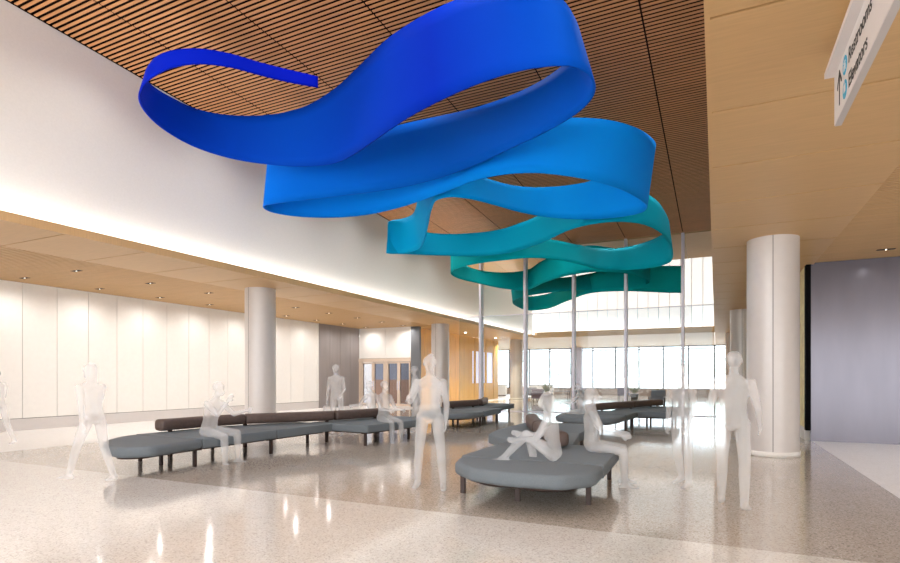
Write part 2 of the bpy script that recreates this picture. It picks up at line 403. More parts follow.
# ---------------------------------------------------------------- ribbon sculpture
# bottom edge, top edge seen as bearings from the viewing point, with the height of the bottom edge above eye level
S = [
(318,87.5,318,76.8,4.9),(287,82,287,69.5,4.9),(260,75.2,260,62.8,4.9),(230,66.8,230,53.5,4.9),(200,63.5,200,48.4,4.9),(177,66,174,49.8,4.9),
(156.8,74.2,157,56,4.9),(142.5,85.2,148,66.5,4.85),(138,98,144.5,77,4.8),(146,114,153,87,4.8),(163.4,130,173,98.5,4.75),(193.5,147,197,110,4.7),
(230,158.7,230,116,4.65),(265.3,164.4,268,115.8,4.6),(300.4,167,304,108.2,4.5),(333.8,164.4,334,90.5,4.4),(354,154.7,360.6,65.2,4.3),
(377,138.7,384,41.8,4.2),(403.4,120.3,400,30,4.15),(433.5,103.6,426.8,13.4,4.1),(473.6,85.2,465,-4,4.1),(513.7,71.8,505,-12,4.05),(547,66,538,-12,4.05),
(572,65.5,560,-3,4.05),(588,72.5,573,15,4.05),(595.7,85,581,37,4.05),(592,99,578,55,4.05),(578,113,564,65,4.05),(548,131,543,80.5,4.05),
(513.7,147,513.7,95,4.05),(480,163,473.6,108.6,4.05),(447,176,440,116,4.05),(410,186,403,124,4.05),(374,192,370,133,4.05),(340,196,338,139,4.05),
(300,200.7,302,147,4.05),(275,203.5,280,156,4.05),(262,206,266,163,4.05),(268,211.5,272,170,4.05),(290,216,291,177,4.05),(325,218,325,181,4.05),
(362,216,361,177,4.0),(399,208,398,166,3.95),(430,197.5,428,152,3.9),(455,188,452,140,3.9),(477,179.5,473,130,3.85),(505,174,500,124,3.85),
(535,172.5,535,119.5,3.8),(565,175.5,572,117.5,3.75),(595,181,605,119,3.7),(620,188.5,633,126,3.7),(640,199,650,136,3.7),(648,207,656.5,146,3.75),
(643,212.5,650,156,3.75),(625,216.5,632,166,3.8),(605,218.5,609,175.5,3.85),(579,219.3,580,184,3.85),(549,217.5,549,187.6,3.9),(519,212,517,187,3.9),
(492,204,490,180,3.9),(470,198.5,468,172,3.9),(450,196.5,446,165,3.9),(437,199,431,168,3.9),(431.5,208,424,178,3.95),(428,225,418,194,4.0),
(424,242,416.5,208,4.0),(418,250,412,215.5,4.0),(403,253.8,402,218.8,4.0),(390,254,391,220.5,4.0),(385.5,253,387.5,222,4.0),(393,253.6,394,227,4.0),
(415,254.5,415,231,4.0),(445,255.5,444,234.5,3.95),(475,256.5,472,233.5,3.95),(505,254,500,230,3.9),(530,247.5,525,221.5,3.9),(549.8,239.3,545,213,3.9),
(567,230.5,568,205,3.9),(590,224,592,197,3.85),(615,221.3,617,191,3.85),(640,223,640,191,3.85),(658,230,654,198,3.85),(669,241,664,210,3.85),
(673.5,254,669.5,224,3.85),(669.5,263.5,668,231,3.85),(655,267.5,655,239,3.85),(628,270,630,247,3.9),(602,270,604,249.5,3.9),(578,263.7,578,245,3.9),
(555,259,552,239.5,3.9),(530,257.5,527,237,3.9),(505,260,502,238,3.9),(480,263,480,241,3.9),(462,266.5,462,247,3.9),(449.5,272.5,449,255,3.9),
(455,277.5,457,262,3.9),(477,283,477,270.5,3.9),(505,289,505,273,3.9),(526,291,527,271,3.95),(545,282,543,260,4.02),(567,275.5,565,251,4.1),
(590,272,588,244.5,4.15),(615,272,612,248,4.18),(640,276,640,253,4.18),(651,283,652,261,4.15),(636,288,636,268,4.08),(602,289,602,271,4.0),
(573,290,573,277,3.92),(545,293,545,279,3.85),(524,296,524,283,3.8),(511.5,301,510,288,3.8),(517,307,516,294,3.8),(530,311,530,297,3.8),
(546,309.5,546,294.5,3.8),(567,301,567,287,3.8),(593,292,593,273,3.8),(620,291,620,268,3.8),(650,292,650,266,3.8),(668,293,668,265.7,3.8),(681,293,681,265.7,3.8)]
cy, sy_ = math.cos(YAW), math.sin(YAW)
def from_bearing(px, py, h):
    d = FPX*h/(HOR-py); u = (px-450)/FPX*d
    return Vector((-sy_*d+cy*u, cy*d+sy_*u, EYE+h))
B, T = [], []
for i, (xb, yb, xt, yt, h) in enumerate(S):
    d = FPX*h/(HOR-yb); wup = (yb-yt)*d/FPX
    nominal = 1.08 if i > 12 else wup
    wv = .72*wup + .28*nominal
    B.append(from_bearing(xb, yb, h)); T.append(from_bearing(xt, yt, h+wv))
def smooth(P, n=1):
    for _ in range(n):
        P = [P[0]]+[(P[i-1]+P[i]*9+P[i+1])/11 for i in range(1, len(P)-1)]+[P[-1]]
    return P
B = smooth(B); T = smooth(T)
def crom(P, k=8):
    out = []
    for i in range(len(P)-1):
        p0 = P[max(i-1, 0)]; p1 = P[i]; p2 = P[i+1]; p3 = P[min(i+2, len(P)-1)]
        t01, t12, t23 = [max((a-b).length, .01)**.5 for a, b in ((p1, p0), (p2, p1), (p3, p2))]
        m1 = (p2-p1)+t12*((p1-p0)/t01-(p2-p0)/(t01+t12)) if i > 0 else (p2-p1)
        m2 = (p2-p1)+t12*((p3-p2)/t23-(p3-p1)/(t12+t23)) if i < len(P)-2 else (p2-p1)
        for j in range(k):
            t = j/k; t2 = t*t; t3 = t2*t
            out.append((2*t3-3*t2+1)*p1+(t3-2*t2+t)*m1+(-2*t3+3*t2)*p2+(t3-t2)*m2)
    out.append(P[-1]); return out
KS = 8
CB, CT = crom(B, KS), crom(T, KS)
bm = bmesh.new(); uvl = bm.loops.layers.uv.new('run'); rows = []
NV = 6
for k, (b, t) in enumerate(zip(CB, CT)):
    rows.append([bm.verts.new(b.lerp(t, j/NV)) for j in range(NV+1)])
tot = len(rows)-1
for k in range(tot):
    for j in range(NV):
        f = bm.faces.new((rows[k][j], rows[k+1][j], rows[k+1][j+1], rows[k][j+1])); f.smooth = True
        for lp, (kk, jj) in zip(f.loops, ((k, j), (k+1, j), (k+1, j+1), (k, j+1))): lp[uvl].uv = (kk/tot, jj/NV)
m = bpy.data.materials.new('blue_to_teal_ribbon'); m.use_nodes = True; nt = m.node_tree; p = nt.nodes['Principled BSDF']
uv = nt.nodes.new('ShaderNodeUVMap'); uv.uv_map = 'run'; sx = nt.nodes.new('ShaderNodeSeparateXYZ'); nt.links.new(uv.outputs[0], sx.inputs[0])
cr = nt.nodes.new('ShaderNodeValToRGB'); nt.links.new(sx.outputs[0], cr.inputs[0])
stops = [(0, (0, 20, 178)), (.06, (0, 32, 180)), (.115, (0, 72, 190)), (.16, (0, 42, 180)), (.2, (2, 92, 214)), (.26, (0, 86, 188)), (.31, (0, 108, 218)),
         (.36, (0, 132, 232)), (.43, (6, 140, 238)), (.5, (0, 142, 216)), (.56, (0, 164, 220)), (.61, (0, 142, 176)), (.67, (0, 164, 192)),
         (.73, (0, 156, 174)), (.79, (0, 168, 174)), (.86, (0, 152, 160)), (.91, (0, 138, 148)), (1, (6, 172, 176))]
e = cr.color_ramp.elements
e[0].position, e[0].color = stops[0][0], lin(*stops[0][1]); e[1].position, e[1].color = 1, lin(*stops[-1][1])
for q, c in stops[1:-1]:
    x = e.new(q); x.color = lin(*c)
nt.links.new(cr.outputs[0], p.inputs['Base Color']); p.inputs['Roughness'].default_value = .75; p.inputs['Specular IOR Level'].default_value = .06
rib = obj('ribbon_sculpture', bm, m, fix=False)
so = rib.modifiers.new('thickness', 'SOLIDIFY'); so.thickness = .03; so.offset = 0
tag(rib, 'long looping ribbon sculpture hanging from the slatted ceiling, deep blue fading to teal', 'sculpture')

# ---------------------------------------------------------------- downlights
GD = 'slot downlights in the side ceilings'
def downlight(x, y, lamp, label):
    o = empty('downlight', (x, y, 4.23)); tag(o, label, 'ceiling light')
    b = bmesh.new(); box(b, -.16, .16, -.06, .06, -.006, .0); obj('housing', b, M['slot'], o)
    b = bmesh.new(); cyl(b, 0, 0, -.009, -.006, .016, n=16); obj('lens', b, M['lampglow'], o)
    if lamp:
        l = bpy.data.lights.new('downlight_lamp', 'SPOT'); l.energy = lamp; l.spot_size = R(166); l.spot_blend = 1; l.shadow_soft_size = .004; l.color = (1, .97, .94)
        q = bpy.data.objects.new('downlight_lamp', l); q.location = (0, 0, -.05); q.parent = o; col.objects.link(q)
    return o
names = ['nearest', 'second', 'third', 'fourth', 'fifth', 'sixth', 'seventh', 'eighth', 'ninth']
for k in range(9):
    downlight(-14.68, 8.6+2.04*k, 150, '%s slot downlight of the inner row, over the bench side of the left ceiling' % names[k])
    downlight(-17.0, 8.6+2.04*k, 95, '%s slot downlight of the outer row, next to the white panelled wall' % names[k])
downlight(3.25, 14.6, 30, 'single slot downlight in front of the lilac grey wall on the right')
for k, y in enumerate((27.5, 30, 32.5, 35)):
    l = bpy.data.lights.new('wall_washer', 'SPOT'); l.energy = 900; l.spot_size = R(100); l.spot_blend = .8; l.shadow_soft_size = .08; l.color = (1, .86, .62)
    q = bpy.data.objects.new('wall_washer', l); q.location = (-13.4, y, 4.1); q.rotation_euler = (0, R(-22), 0); col.objects.link(q)
    b = bmesh.new(); cyl(b, -13.4, y, 4.17, 4.2, .07, n=24); tag(obj('downlight', b, M['lampglow']), '%s small round downlight in the soffit before the golden wall' % names[k], 'ceiling light')

# ---------------------------------------------------------------- benches
def rounded(poly, n=10):
    """poly: list of (x, y, r); returns corner-rounded outline"""
    out = []; N = len(poly)
    for i in range(N):
        p = Vector(poly[i][:2]); r = poly[i][2]; a = Vector(poly[i-1][:2]); b = Vector(poly[(i+1) % N][:2])
        u = (a-p).normalized(); v = (b-p).normalized(); ang = u.angle(v); d = r/math.tan(ang/2)
        d = min(d, (a-p).length*.499 if poly[i-1][2] else (a-p).length*.98, (b-p).length*.499 if poly[(i+1) % N][2] else (b-p).length*.98)
        if r <= 0: out.append(p); continue
        p1 = p+u*d; p2 = p+v*d
        for j in range(n+1):
            t = j/n; out.append(p1*(1-t)**2+p*2*t*(1-t)*.98+p2*t*t+p*(.02*2*t*(1-t)))
    return out

def slab(name, outline, z0, z1, m, parent, bevel=.05, inset=0):
    b = bmesh.new()
    lo = [b.verts.new((p[0], p[1], z0)) for p in outline]; hi = [b.verts.new((p[0], p[1], z1)) for p in outline]
    n = len(lo); b.faces.new(lo[::-1]); b.faces.new(hi)
    for i in range(n): b.faces.new((lo[i], lo[(i+1) % n], hi[(i+1) % n], hi[i]))
    o = obj(name, b, m, parent, bevel=bevel)
    for f in o.data.polygons: f.use_smooth = True
    if bevel: o.modifiers['bevel'].segments = 4; o.modifiers['bevel'].angle_limit = R(50)
    return o

def shrink(pts, k):
    c = Vector((sum(p[0] for p in pts)/len(pts), sum(p[1] for p in pts)/len(pts)))
    return [p+(c-p).normalized()*k for p in pts]

def leg(x, y, parent, z1=.305):
    b = bmesh.new(); box(b, x-.03, x+.03, y-.02, y+.02, 0, z1); box(b, x-.035, x+.035, y-.12, y+.12, z1-.035, z1)
    obj('leg', b, M['leg'], parent)

def post(x, y, parent, z0=.0):
    b = bmesh.new(); box(b, x-.03, x+.03, y-.03, y+.03, z0, .56); obj('backrest_post', b, M['leg'], parent)

def roll(pts, parent, r=(.135, .112), zc=.612):
    P = [Vector((p[0], p[1], zc)) for p in pts]
    # resample each span and round off both ends
    fine = []
    for i in range(len(P)-1):
        k = max(2, int((P[i+1]-P[i]).length/.12))
        fine += [P[i].lerp(P[i+1], j/k) for j in range(k)]
    fine.append(P[-1])
    for _ in range(6): fine = [fine[0]]+[(fine[i-1]+fine[i]*2+fine[i+1])/4 for i in range(1, len(fine)-1)]+[fine[-1]]
    d0 = (fine[0]-fine[1]).normalized(); d1 = (fine[-1]-fine[-2]).normalized()
    seq = [(fine[0]+d0*.045, .35), (fine[0]+d0*.04, .7), (fine[0]+d0*.02, .93)]+[(p, 1) for p in fine]+[(fine[-1]+d1*.02, .93), (fine[-1]+d1*.04, .7), (fine[-1]+d1*.045, .35)]
    b = bmesh.new(); rings = []
    n = 20
    for i, (p, s) in enumerate(seq):
        q = seq[min(i+1, len(seq)-1)][0]-seq[max(i-1, 0)][0]; q.z = 0; q.normalize(); side = Vector((-q.y, q.x, 0))
        ring = []
        for j in range(n):
            a = 2*math.pi*j/n; ca, sa = math.cos(a), math.sin(a)
            ca = math.copysign(abs(ca)**.6, ca); sa = math.copysign(abs(sa)**.6, sa)
            ring.append(b.verts.new(p+side*(r[0]*s*ca)+Vector((0, 0, r[1]*s*sa))))
        rings.append(ring)
    for i in range(len(rings)-1):
        for j in range(n):
            f = b.faces.new((rings[i][j], rings[i][(j+1) % n], rings[i+1][(j+1) % n], rings[i+1][j])); f.smooth = True
    b.faces.new(rings[0][::-1]); b.faces.new(rings[-1])
    return obj('backrest', b, M['roll'], parent)

def bench(label, loc, units, legs, rolls, posts, group=None):
    o = empty('modular_bench', loc); tag(o, label, 'bench', group)
    for u in units:
        pts = rounded(u)
        slab('seat', pts, .30, .468, M['seat'], o, bevel=.06)
        slab('seat_frame', shrink(pts, .22), .262, .301, M['leg'], o, bevel=0)
    for x, y in legs: leg(x, y, o)
    for rr in rolls: roll(rr, o)
    for x, y in posts: post(x, y, o)
    return o
# long bench on the left
bench('long grey bench with dark brown backrest snaking along the left of the hall', (0, 0, 0),
    [[(-9.62, 6.66, 0), (-9.5, 6.25, .3), (-9.1, 5.75, .4), (-8.5, 5.4, .5), (-7.95, 5.25, .3), (-7.68, 5.6, .3), (-7.85, 6.66, 0)],
     [(-9.62, 6.675, .03), (-7.85, 6.675, .03), (-7.85, 8.42, .03), (-9.6, 8.42, .03)],
     [(-9.6, 8.435, .03), (-7.85, 8.435, .03), (-7.85, 10.2, .03), (-9.0, 10.2, .03)],
     [(-8.5, 10.215, .03), (-6.85, 10.1, .05), (-6.6, 12.0, .3), (-7.2, 12.95, .3), (-8.5, 12.8, .1)]],
    [(-9.35, 6.58), (-8.62, 6.45), (-7.95, 6.58), (-9.5, 8.3), (-7.95, 8.36), (-8.5, 10.1), (-7.0, 10.25), (-6.85, 11.9), (-8.2, 12.6)],
    [[(-9.45, 7.05), (-9.42, 8.0), (-9.25, 8.85)], [(-9.22, 8.95), (-8.75, 9.7), (-8.2, 10.6)], [(-8.17, 10.7), (-7.95, 11.6), (-7.8, 12.3)]],
    [(-9.43, 7.25), (-9.2, 8.9), (-8.22, 10.45), (-7.9, 12.0)])
# front bench
bench('grey bench with rounded end nearest the viewer, a white figure sitting cross-legged on it', (0, 0, 0),
    [[(-3.07, 6.72, 0), (-2.93, 6.22, .4), (-2.55, 5.84, .4), (-2.1, 5.72, .5), (-1.45, 5.78, .3), (-1.18, 6.15, .3), (-1.2, 6.72, 0)],
     [(-3.07, 6.735, .03), (-1.2, 6.735, .03), (-1.28, 8.55, .25), (-3.1, 8.55, .03)],
     [(-3.78, 9.5, .12), (-2.95, 8.565, .03), (-2.0, 8.565, .1), (-2.3, 10.4, .03), (-3.95, 10.4, .03)],
     [(-3.95, 10.415, .03), (-2.3, 10.415, .03), (-2.35, 12.6, .4), (-4.0, 12.6, .4)]],
    [(-2.98, 6.6), (-2.18, 6.45), (-1.36, 6.62), (-1.42, 8.4), (-3.68, 9.75), (-2.4, 10.2), (-3.8, 12.3), (-2.7, 12.4), (-3.0, 8.5)],
    [[(-2.05, 7.95), (-2.45, 8.8), (-2.85, 9.7)], [(-2.9, 9.8), (-3.3, 10.7), (-3.6, 11.6)]],
    [(-2.2, 8.3), (-2.88, 9.7), (-3.5, 11.2)])
bench('grey bench with dark brown backrest in front of the golden timber wall', (0, 0, 0),
    [[(-8.4, 16.0, 0), (-8.3, 14.9, .6), (-7.2, 14.4, .8), (-6.5, 14.9, .4), (-6.5, 16.0, 0)],
     [(-8.4, 16.015, .03), (-6.5, 16.015, .03), (-6.6, 17.8, .05), (-8.4, 17.8, .03)],
     [(-9.0, 17.815, .03), (-7.2, 17.815, .03), (-7.2, 19.5, .03), (-9.0, 19.5, .03)],
     [(-9.0, 19.515, .03), (-7.2, 19.515, .03), (-7.25, 21.3, .4), (-9.0, 21.3, .4)]],
    [(-8.0, 15.4), (-7.5, 16.2), (-6.72, 16.2), (-6.7, 17.65), (-7.4, 19.4), (-7.45, 20.95), (-8.8, 20.9)],
    [[(-8.1, 16.5), (-7.95, 17.5), (-7.75, 18.3)], [(-7.8, 18.7), (-8.1, 20.0), (-8.5, 21.0)]],
    [(-8.0, 16.9), (-7.78, 18.1), (-7.9, 19.3), (-8.35, 20.6)])
bench('grey bench with mid brown backrest before the glass screen, right of centre', (0, 0, 0),
    [[(-4.1, 16.0, 0), (-4.0, 14.9, .6), (-3.1, 14.4, .8), (-2.3, 14.9, .4), (-2.25, 16.0, 0)],
     [(-4.1, 16.015, .03), (-2.25, 16.015, .03), (-2.15, 17.8, .05), (-4.0, 17.8, .03)],
     [(-3.0, 17.815, .03), (-1.15, 17.815, .03), (-1.15, 19.6, .03), (-3.0, 19.6, .03)],
     [(-3.0, 19.615, .03), (-1.15, 19.615, .03), (-1.15, 21.5, .4), (-2.9, 21.5, .4)]],
    [(-3.3, 15.2), (-3.05, 16.2), (-2.35, 16.6), (-2.3, 17.65), (-2.1, 19.7), (-1.3, 19.7), (-1.3, 21.2)],
    [[(-3.45, 16.9), (-3.0, 18.3), (-2.6, 19.4)], [(-2.57, 19.5), (-2.2, 20.6), (-1.85, 21.5)]],
    [(-3.2, 17.6), (-2.58, 19.45), (-2.1, 20.9)])

# ---------------------------------------------------------------- hanging sign
o = empty('hanging_sign', (.89, 4.0, 3.6)); tag(o, 'white hanging direction sign with arrow, Restrooms and Elevators, top right', 'sign')
L0, L1, HS = -1.9, 1.56, .41
b = bmesh.new(); box(b, 0.004, .05, L0, L1, 0, HS); obj('sign_box', b, M['signedge'], o)
b = bmesh.new(); box(b, 0, .004, L0+.004, L1-.004, .006, HS); obj('sign_face', b, M['sign'], o)
b = bmesh.new(); box(b, -.07, .1, L0, L1, HS, HS+.045); box(b, .0, .05, L0+.2, L0+.26, HS+.045, .6); box(b, .0, .05, L1-.26, L1-.2, HS+.045, .6); obj('mounting_channel', b, M['sign'], o)
def text(s, size, y, z, m, parent, name='lettering'):
    c = bpy.data.curves.new(name, 'FONT'); c.body = s; c.size = size; c.extrude = .0006; c.offset = .0015
    t = bpy.data.objects.new(name+'_src', c); col.objects.link(t)
    dg = bpy.context.evaluated_depsgraph_get(); me = bpy.data.meshes.new_from_object(t.evaluated_get(dg))
    bpy.data.objects.remove(t); me.materials.clear(); me.materials.append(m)
    me.transform(Matrix(((0, 0, -1, -.002), (-1, 0, 0, y), (0, 1, 0, z), (0, 0, 0, 1))))
    n = bpy.data.objects.new(name, me); col.objects.link(n); n.parent = parent; return n
text('Restrooms', .155, 1.0, .24, M['ink'], o); text('Elevators', .155, 1.0, .055, M['ink'], o)
def disc(y, z, r):
    b = bmesh.new(); n = 32
    v = [b.verts.new((-.003, y+r*math.cos(2*math.pi*i/n), z+r*math.sin(2*math.pi*i/n))) for i in range(n)]
    w = [b.verts.new((.0, y+r*math.cos(2*math.pi*i/n), z+r*math.sin(2*math.pi*i/n))) for i in range(n)]
    b.faces.new(v)
    for i in range(n): b.faces.new((v[i], v[(i+1) % n], w[(i+1) % n], w[i]))
    return obj('round_symbol', b, M['cyan'], o)
d = disc(1.13, .295, .07); b = bmesh.new()
for yy in (1.155, 1.105): box(b, -.005, -.003, yy-.01, yy+.01, .255, .3); box(b, -.005, -.003, yy-.007, yy+.007, .31, .325)
box(b, -.005, -.003, 1.128, 1.132, .25, .33); obj('symbol_figures', b, M['sign'], d)
d = disc(1.13, .11, .07); b = bmesh.new(); box(b, -.005, -.003, 1.1, 1.16, .09, .145)
box(b, -.005, -.003, 1.128, 1.132, .155, .17); obj('symbol_figures', b, M['sign'], d)
b = bmesh.new(); box(b, -.003, 0, 1.325, 1.345, .08, .33)
for s in (-1, 1):
    vs = [b.verts.new((xx, 1.335+s*yy, zz)) for xx in (-.003, 0) for yy, zz in ((-.01, .345), (.002, .36), (.085, .255), (.085, .23), (.07, .235))]
    b.faces.new(vs[:5]); b.faces.new(vs[5:][::-1])
    for i in range(5): b.faces.new((vs[i], vs[(i+1) % 5], vs[5+(i+1) % 5], vs[5+i]))
obj('arrow', b, M['ink'], o)

# ---------------------------------------------------------------- lounge beyond the glass screen
def lounge_chair(x, y, rz, m, label):
    o = empty('lounge_chair', (x, y, 0), rz); tag(o, label, 'chair')
    b = bmesh.new(); box(b, -.4, .4, -.38, .38, .22, .44); obj('seat', b, m, o, bevel=.05)
    b = bmesh.new(); box(b, -.4, .4, .28, .42, .4, .82); obj('backrest', b, m, o, bevel=.05)
    for sx_ in (-.34, .34):
        for s2 in (-.3, .3):
            b = bmesh.new(); cyl(b, sx_, s2, 0, .23, .02, n=12); obj('leg', b, M['leg'], o)
lounge_chair(-9.9, 33.6, R(170), M['plum'], 'plum lounge chair beyond the glass screen, behind the brown backrest on the right')
lounge_chair(-7.4, 33.2, R(185), M['chair'], 'pale grey lounge chair beyond the screen, between third and fourth posts')
lounge_chair(-3.1, 34.0, R(200), M['chair'], 'left one of two grey lounge chairs beyond the screen near its right end')
lounge_chair(-1.7, 34.4, R(160), M['chair'], 'right one of two grey lounge chairs beyond the screen near its right end')
lounge_chair(-12.2, 39.6, R(180), M['chair'], 'grey lounge chair beside the far left column before the windows')
lounge_chair(-13.8, 42.5, R(180), M['orange'], 'orange lounge chair far off before the windows')
lounge_chair(-6.0, 41.5, R(180), M['plum'], 'plum lounge chair far off, before the low window wall')
def side_table(x, y, w, l, h, label, m):
    o = empty('low_table', (x, y, 0)); tag(o, label, 'table')
    b = bmesh.new(); box(b, -w/2, w/2, -l/2, l/2, h-.04, h); obj('table_top', b, m, o)
    for a in (-1, 1):
        for c in (-1, 1):
            b = bmesh.new(); box(b, a*(w/2-.04)-.015, a*(w/2-.04)+.015, c*(l/2-.04)-.015, c*(l/2-.04)+.015, 0, h-.04); obj('leg', b, M['leg'], o)
side_table(-10.3, 37.4, 2.6, .6, .62, 'long pale table beside the planted pot beyond the screen', M['chair'])
side_table(-2.4, 33.4, .5, .5, .45, 'small low table between the two grey lounge chairs', M['steel'])
def plant(x, y, h, w, label, z=0, leaf=M['leaf']):
    o = empty('potted_plant', (x, y, z)); tag(o, label, 'plant')
    b = bmesh.new(); cyl(b, 0, 0, 0, h*.42, w*.28, w*.36, n=24); obj('pot', b, M['pot'], o)
    b = bmesh.new()
    for i in range(60):
        a = random.uniform(0, 6.28); tl = random.uniform(.1, .55)*w; zz = h*random.uniform(.6, 1); c = Vector((tl*math.cos(a), tl*math.sin(a), zz)); s = Vector((-math.sin(a), math.cos(a), 0))*.035
        b.faces.new([b.verts.new(q) for q in (Vector((.02*math.cos(a), .02*math.sin(a), h*.4)), c*.6+s+Vector((0, 0, .2*h)), c, c*.6-s+Vector((0, 0, .2*h)))])
    obj('leaves', b, leaf, o, fix=False)
plant(-9.7, 34.4, 1.25, 1.0, 'bushy olive plant in a dark pot beyond the screen, by the middle post')
plant(-5.15, 40.5, .95, .8, 'yellow-green potted plant at the low window wall, right of the fourth post')
plant(-3.65, 40.6, .8, .5, 'small dark potted plant right of the yellow-green one')
plant(-2.0, 38.6, 1.0, .6, 'brownish potted plant behind the two grey lounge chairs')
def cabinet(x0, x1, y, h, label, m):
    o = empty('low_cabinet', ((x0+x1)/2, y, 0)); tag(o, label, 'cabinet'); w = (x1-x0)/2
    b = bmesh.new(); box(b, -w, w, 0, .5, .06, h-.04); obj('body', b, m, o)
    b = bmesh.new(); box(b, -w-.04, w+.04, -.03, .53, h-.04, h); obj('cabinet_top', b, M['slate'], o)
    b = bmesh.new(); box(b, -w+.05, w-.05, .04, .46, 0, .06); obj('plinth', b, M['leg'], o)
cabinet(-15.0, -12.9, 47.5, .9, 'low cabinet with dark top under the far windows, left of the middle post', M['panel_white'])
cabinet(-17.6, -16.0, 44, .95, 'low cabinet with dark top between golden wall and distant column', M['panel_white'])

# ---------------------------------------------------------------- figures
def hull(bm, parts):
    b = bmesh.new()
    for c, r in parts:
        mtx = Matrix.Translation(c) @ Matrix.Diagonal((r[0], r[1], r[2], 1))
        bmesh.ops.create_icosphere(b, subdivisions=2, radius=1, matrix=mtx)
    res = bmesh.ops.convex_hull(b, input=b.verts[:])
    dead = [g for g in res['geom_interior'] if isinstance(g, bmesh.types.BMVert)]
    bmesh.ops.delete(b, geom=dead, context='VERTS')
    me = bpy.data.meshes.new('tmp'); b.to_mesh(me); b.free(); bm.from_mesh(me); bpy.data.meshes.remove(me)

def limb(bm, a, b, ra, rb):
    hull(bm, [(a, (ra,)*3), (b, (rb,)*3)])

def person(label, loc, rz, H=1.75, lean=4, thigh=(5, -5), knee=(4, 4), abd=(4, 4), arm=(8, -8), elbow=(15, 15), armout=(10, 10), seat=None, headp=0,
           skirt=False, hair='short', bag=False, voxel=.011, pitch_head=0, heady=0, w=1.0):
    k = H/1.75; bm = bmesh.new(); V = Vector
    dirv = lambda p, side, ab: V((side*math.sin(R(ab)), math.sin(R(p))*math.cos(R(ab)), -math.cos(R(p))*math.cos(R(ab)))).normalized()
    pel = V((0, 0, .95))
    up = V((0, math.sin(R(lean)), math.cos(R(lean))))
    chest = pel+up*.36; nb = pel+up*.53; head = nb+V((0, math.sin(R(lean+headp)), math.cos(R(lean+headp))))*.15+V((0, .02, 0))
    # trunk
    hull(bm, [(pel, (.165*w, .11, .1)), (pel+up*.18, (.135*w, .1, .1))])
    hull(bm, [(pel+up*.16, (.135*w, .1, .1)), (chest, (.165*w, .115, .12))])
    hull(bm, [(chest+up*.07+V((.11, 0, 0)), (.07, .075, .06)), (chest+up*.07-V((.11, 0, 0)), (.07, .075, .06)), (nb, (.055, .06, .03)), (chest, (.15*w, .11, .08))])
    limb(bm, nb-up*.03, head-up*.03, .055, .052)
    # head: skull, jaw, nose, ears
    fy = V((0, math.cos(R(headp+lean)), -math.sin(R(headp+lean)))); fx = V((1, 0, 0))
    if heady:
        rot = Matrix.Rotation(R(heady), 3, 'Z'); fy = rot @ fy; fx = rot @ fx
    hull(bm, [(head+fy*-.015+V((0, 0, .025)), (.078, .092, .088)), (head+fy*.03-V((0, 0, .07)), (.048, .05, .035))])
    limb(bm, head+fy*.085+V((0, 0, .012)), head+fy*.102-V((0, 0, .022)), .008, .014)
    limb(bm, head+fy*.082-V((0, 0, .052)), head+fy*.078-V((0, 0, .058)), .014, .014)
    for s in (-1, 1): hull(bm, [(head+fx*s*.078+V((0, 0, .01)), (.012, .022, .032))])
    if hair == 'long': hull(bm, [(head-fy*.03+V((0, 0, .04)), (.092, .095, .09)), (head-fy*.07-V((0, 0, .16)), (.075, .045, .08))])
    elif hair == 'bun': hull(bm, [(head-fy*.02+V((0, 0, .04)), (.088, .098, .085))]); hull(bm, [(head-fy*.1+V((0, 0, .1)), (.05, .05, .05))])
    else: hull(bm, [(head-fy*.02+V((0, 0, .035)), (.085, .1, .09))])
    feet = []
    for i, s in enumerate((-1, 1)):
        hip = pel+V((s*.095*w, 0, -.02)); kn = hip+dirv(thigh[i], s, abd[i])*.43; an = kn+dirv(thigh[i]-knee[i], s, abd[i]*(.0 if seat else .6))*.43
        limb(bm, hip, kn, .088*w, .062); limb(bm, kn, kn.lerp(an, .35), .06, .06); limb(bm, kn.lerp(an, .3), an, .06, .042)
        fd = V((s*.12, 1, 0)).normalized()
        tilt = max(0, -(thigh[i]-knee[i]))*.5 if not seat else 0
        fdir = (fd*math.cos(R(tilt))+V((0, 0, -math.sin(R(tilt)))))
        hull(bm, [(an-fdir*.045-V((0, 0, .045)), (.035, .04, .032)), (an+fdir*.06-V((0, 0, .04)), (.042, .05, .036)), (an, (.042, .042, .04))])
        hull(bm, [(an+fdir*.05-V((0, 0, .045)), (.043, .05, .03)), (an+fdir*.15-V((0, 0, .055)), (.04, .045, .022))])
        feet.append(an.z-.078-math.sin(R(tilt))*.12)
        # arm, hand and fingers
        sh = chest+up*.08+V((s*.175*w, 0, 0)); el = sh+dirv(arm[i]+lean*.3, s, armout[i])*.29
        fa = dirv(arm[i]+elbow[i], s, armout[i]*.2-(elbow[i]*.12)); wr = el+fa*.25
        limb(bm, sh, el, .058, .043); limb(bm, el, wr, .043, .028)
        palm = wr+fa*.075; side = fa.cross(V((1, 0, 0))*1.0).normalized()
        if side.length < .5: side = V((0, 1, 0))
        hull(bm, [(wr+fa*.015, (.024, .026, .024)), (palm+side*.025, (.014,)*3), (palm-side*.025, (.014,)*3)])
        inn = side.cross(fa).normalized()*(-s)
        for q, ln in zip((-.033, -.011, .011, .031), (.034, .042, .04, .03)):
            a0 = palm+side*q*.95+fa*.004; a1 = a0+(fa+inn*.25).normalized()*ln; a2 = a1+(fa+inn*.9).normalized()*ln*.8
            limb(bm, a0, a1, .0095, .009); limb(bm, a1, a2, .009, .0075)
        th0 = wr+fa*.025+side*.022*(1 if s > 0 else 1); th1 = th0+(fa*.7+side*.75+inn*.2).normalized()*.045; th2 = th1+(fa+side*.15).normalized()*.032
        limb(bm, th0, th1, .013, .011); limb(bm, th1, th2, .011, .009)
        if s == 1: hand = palm
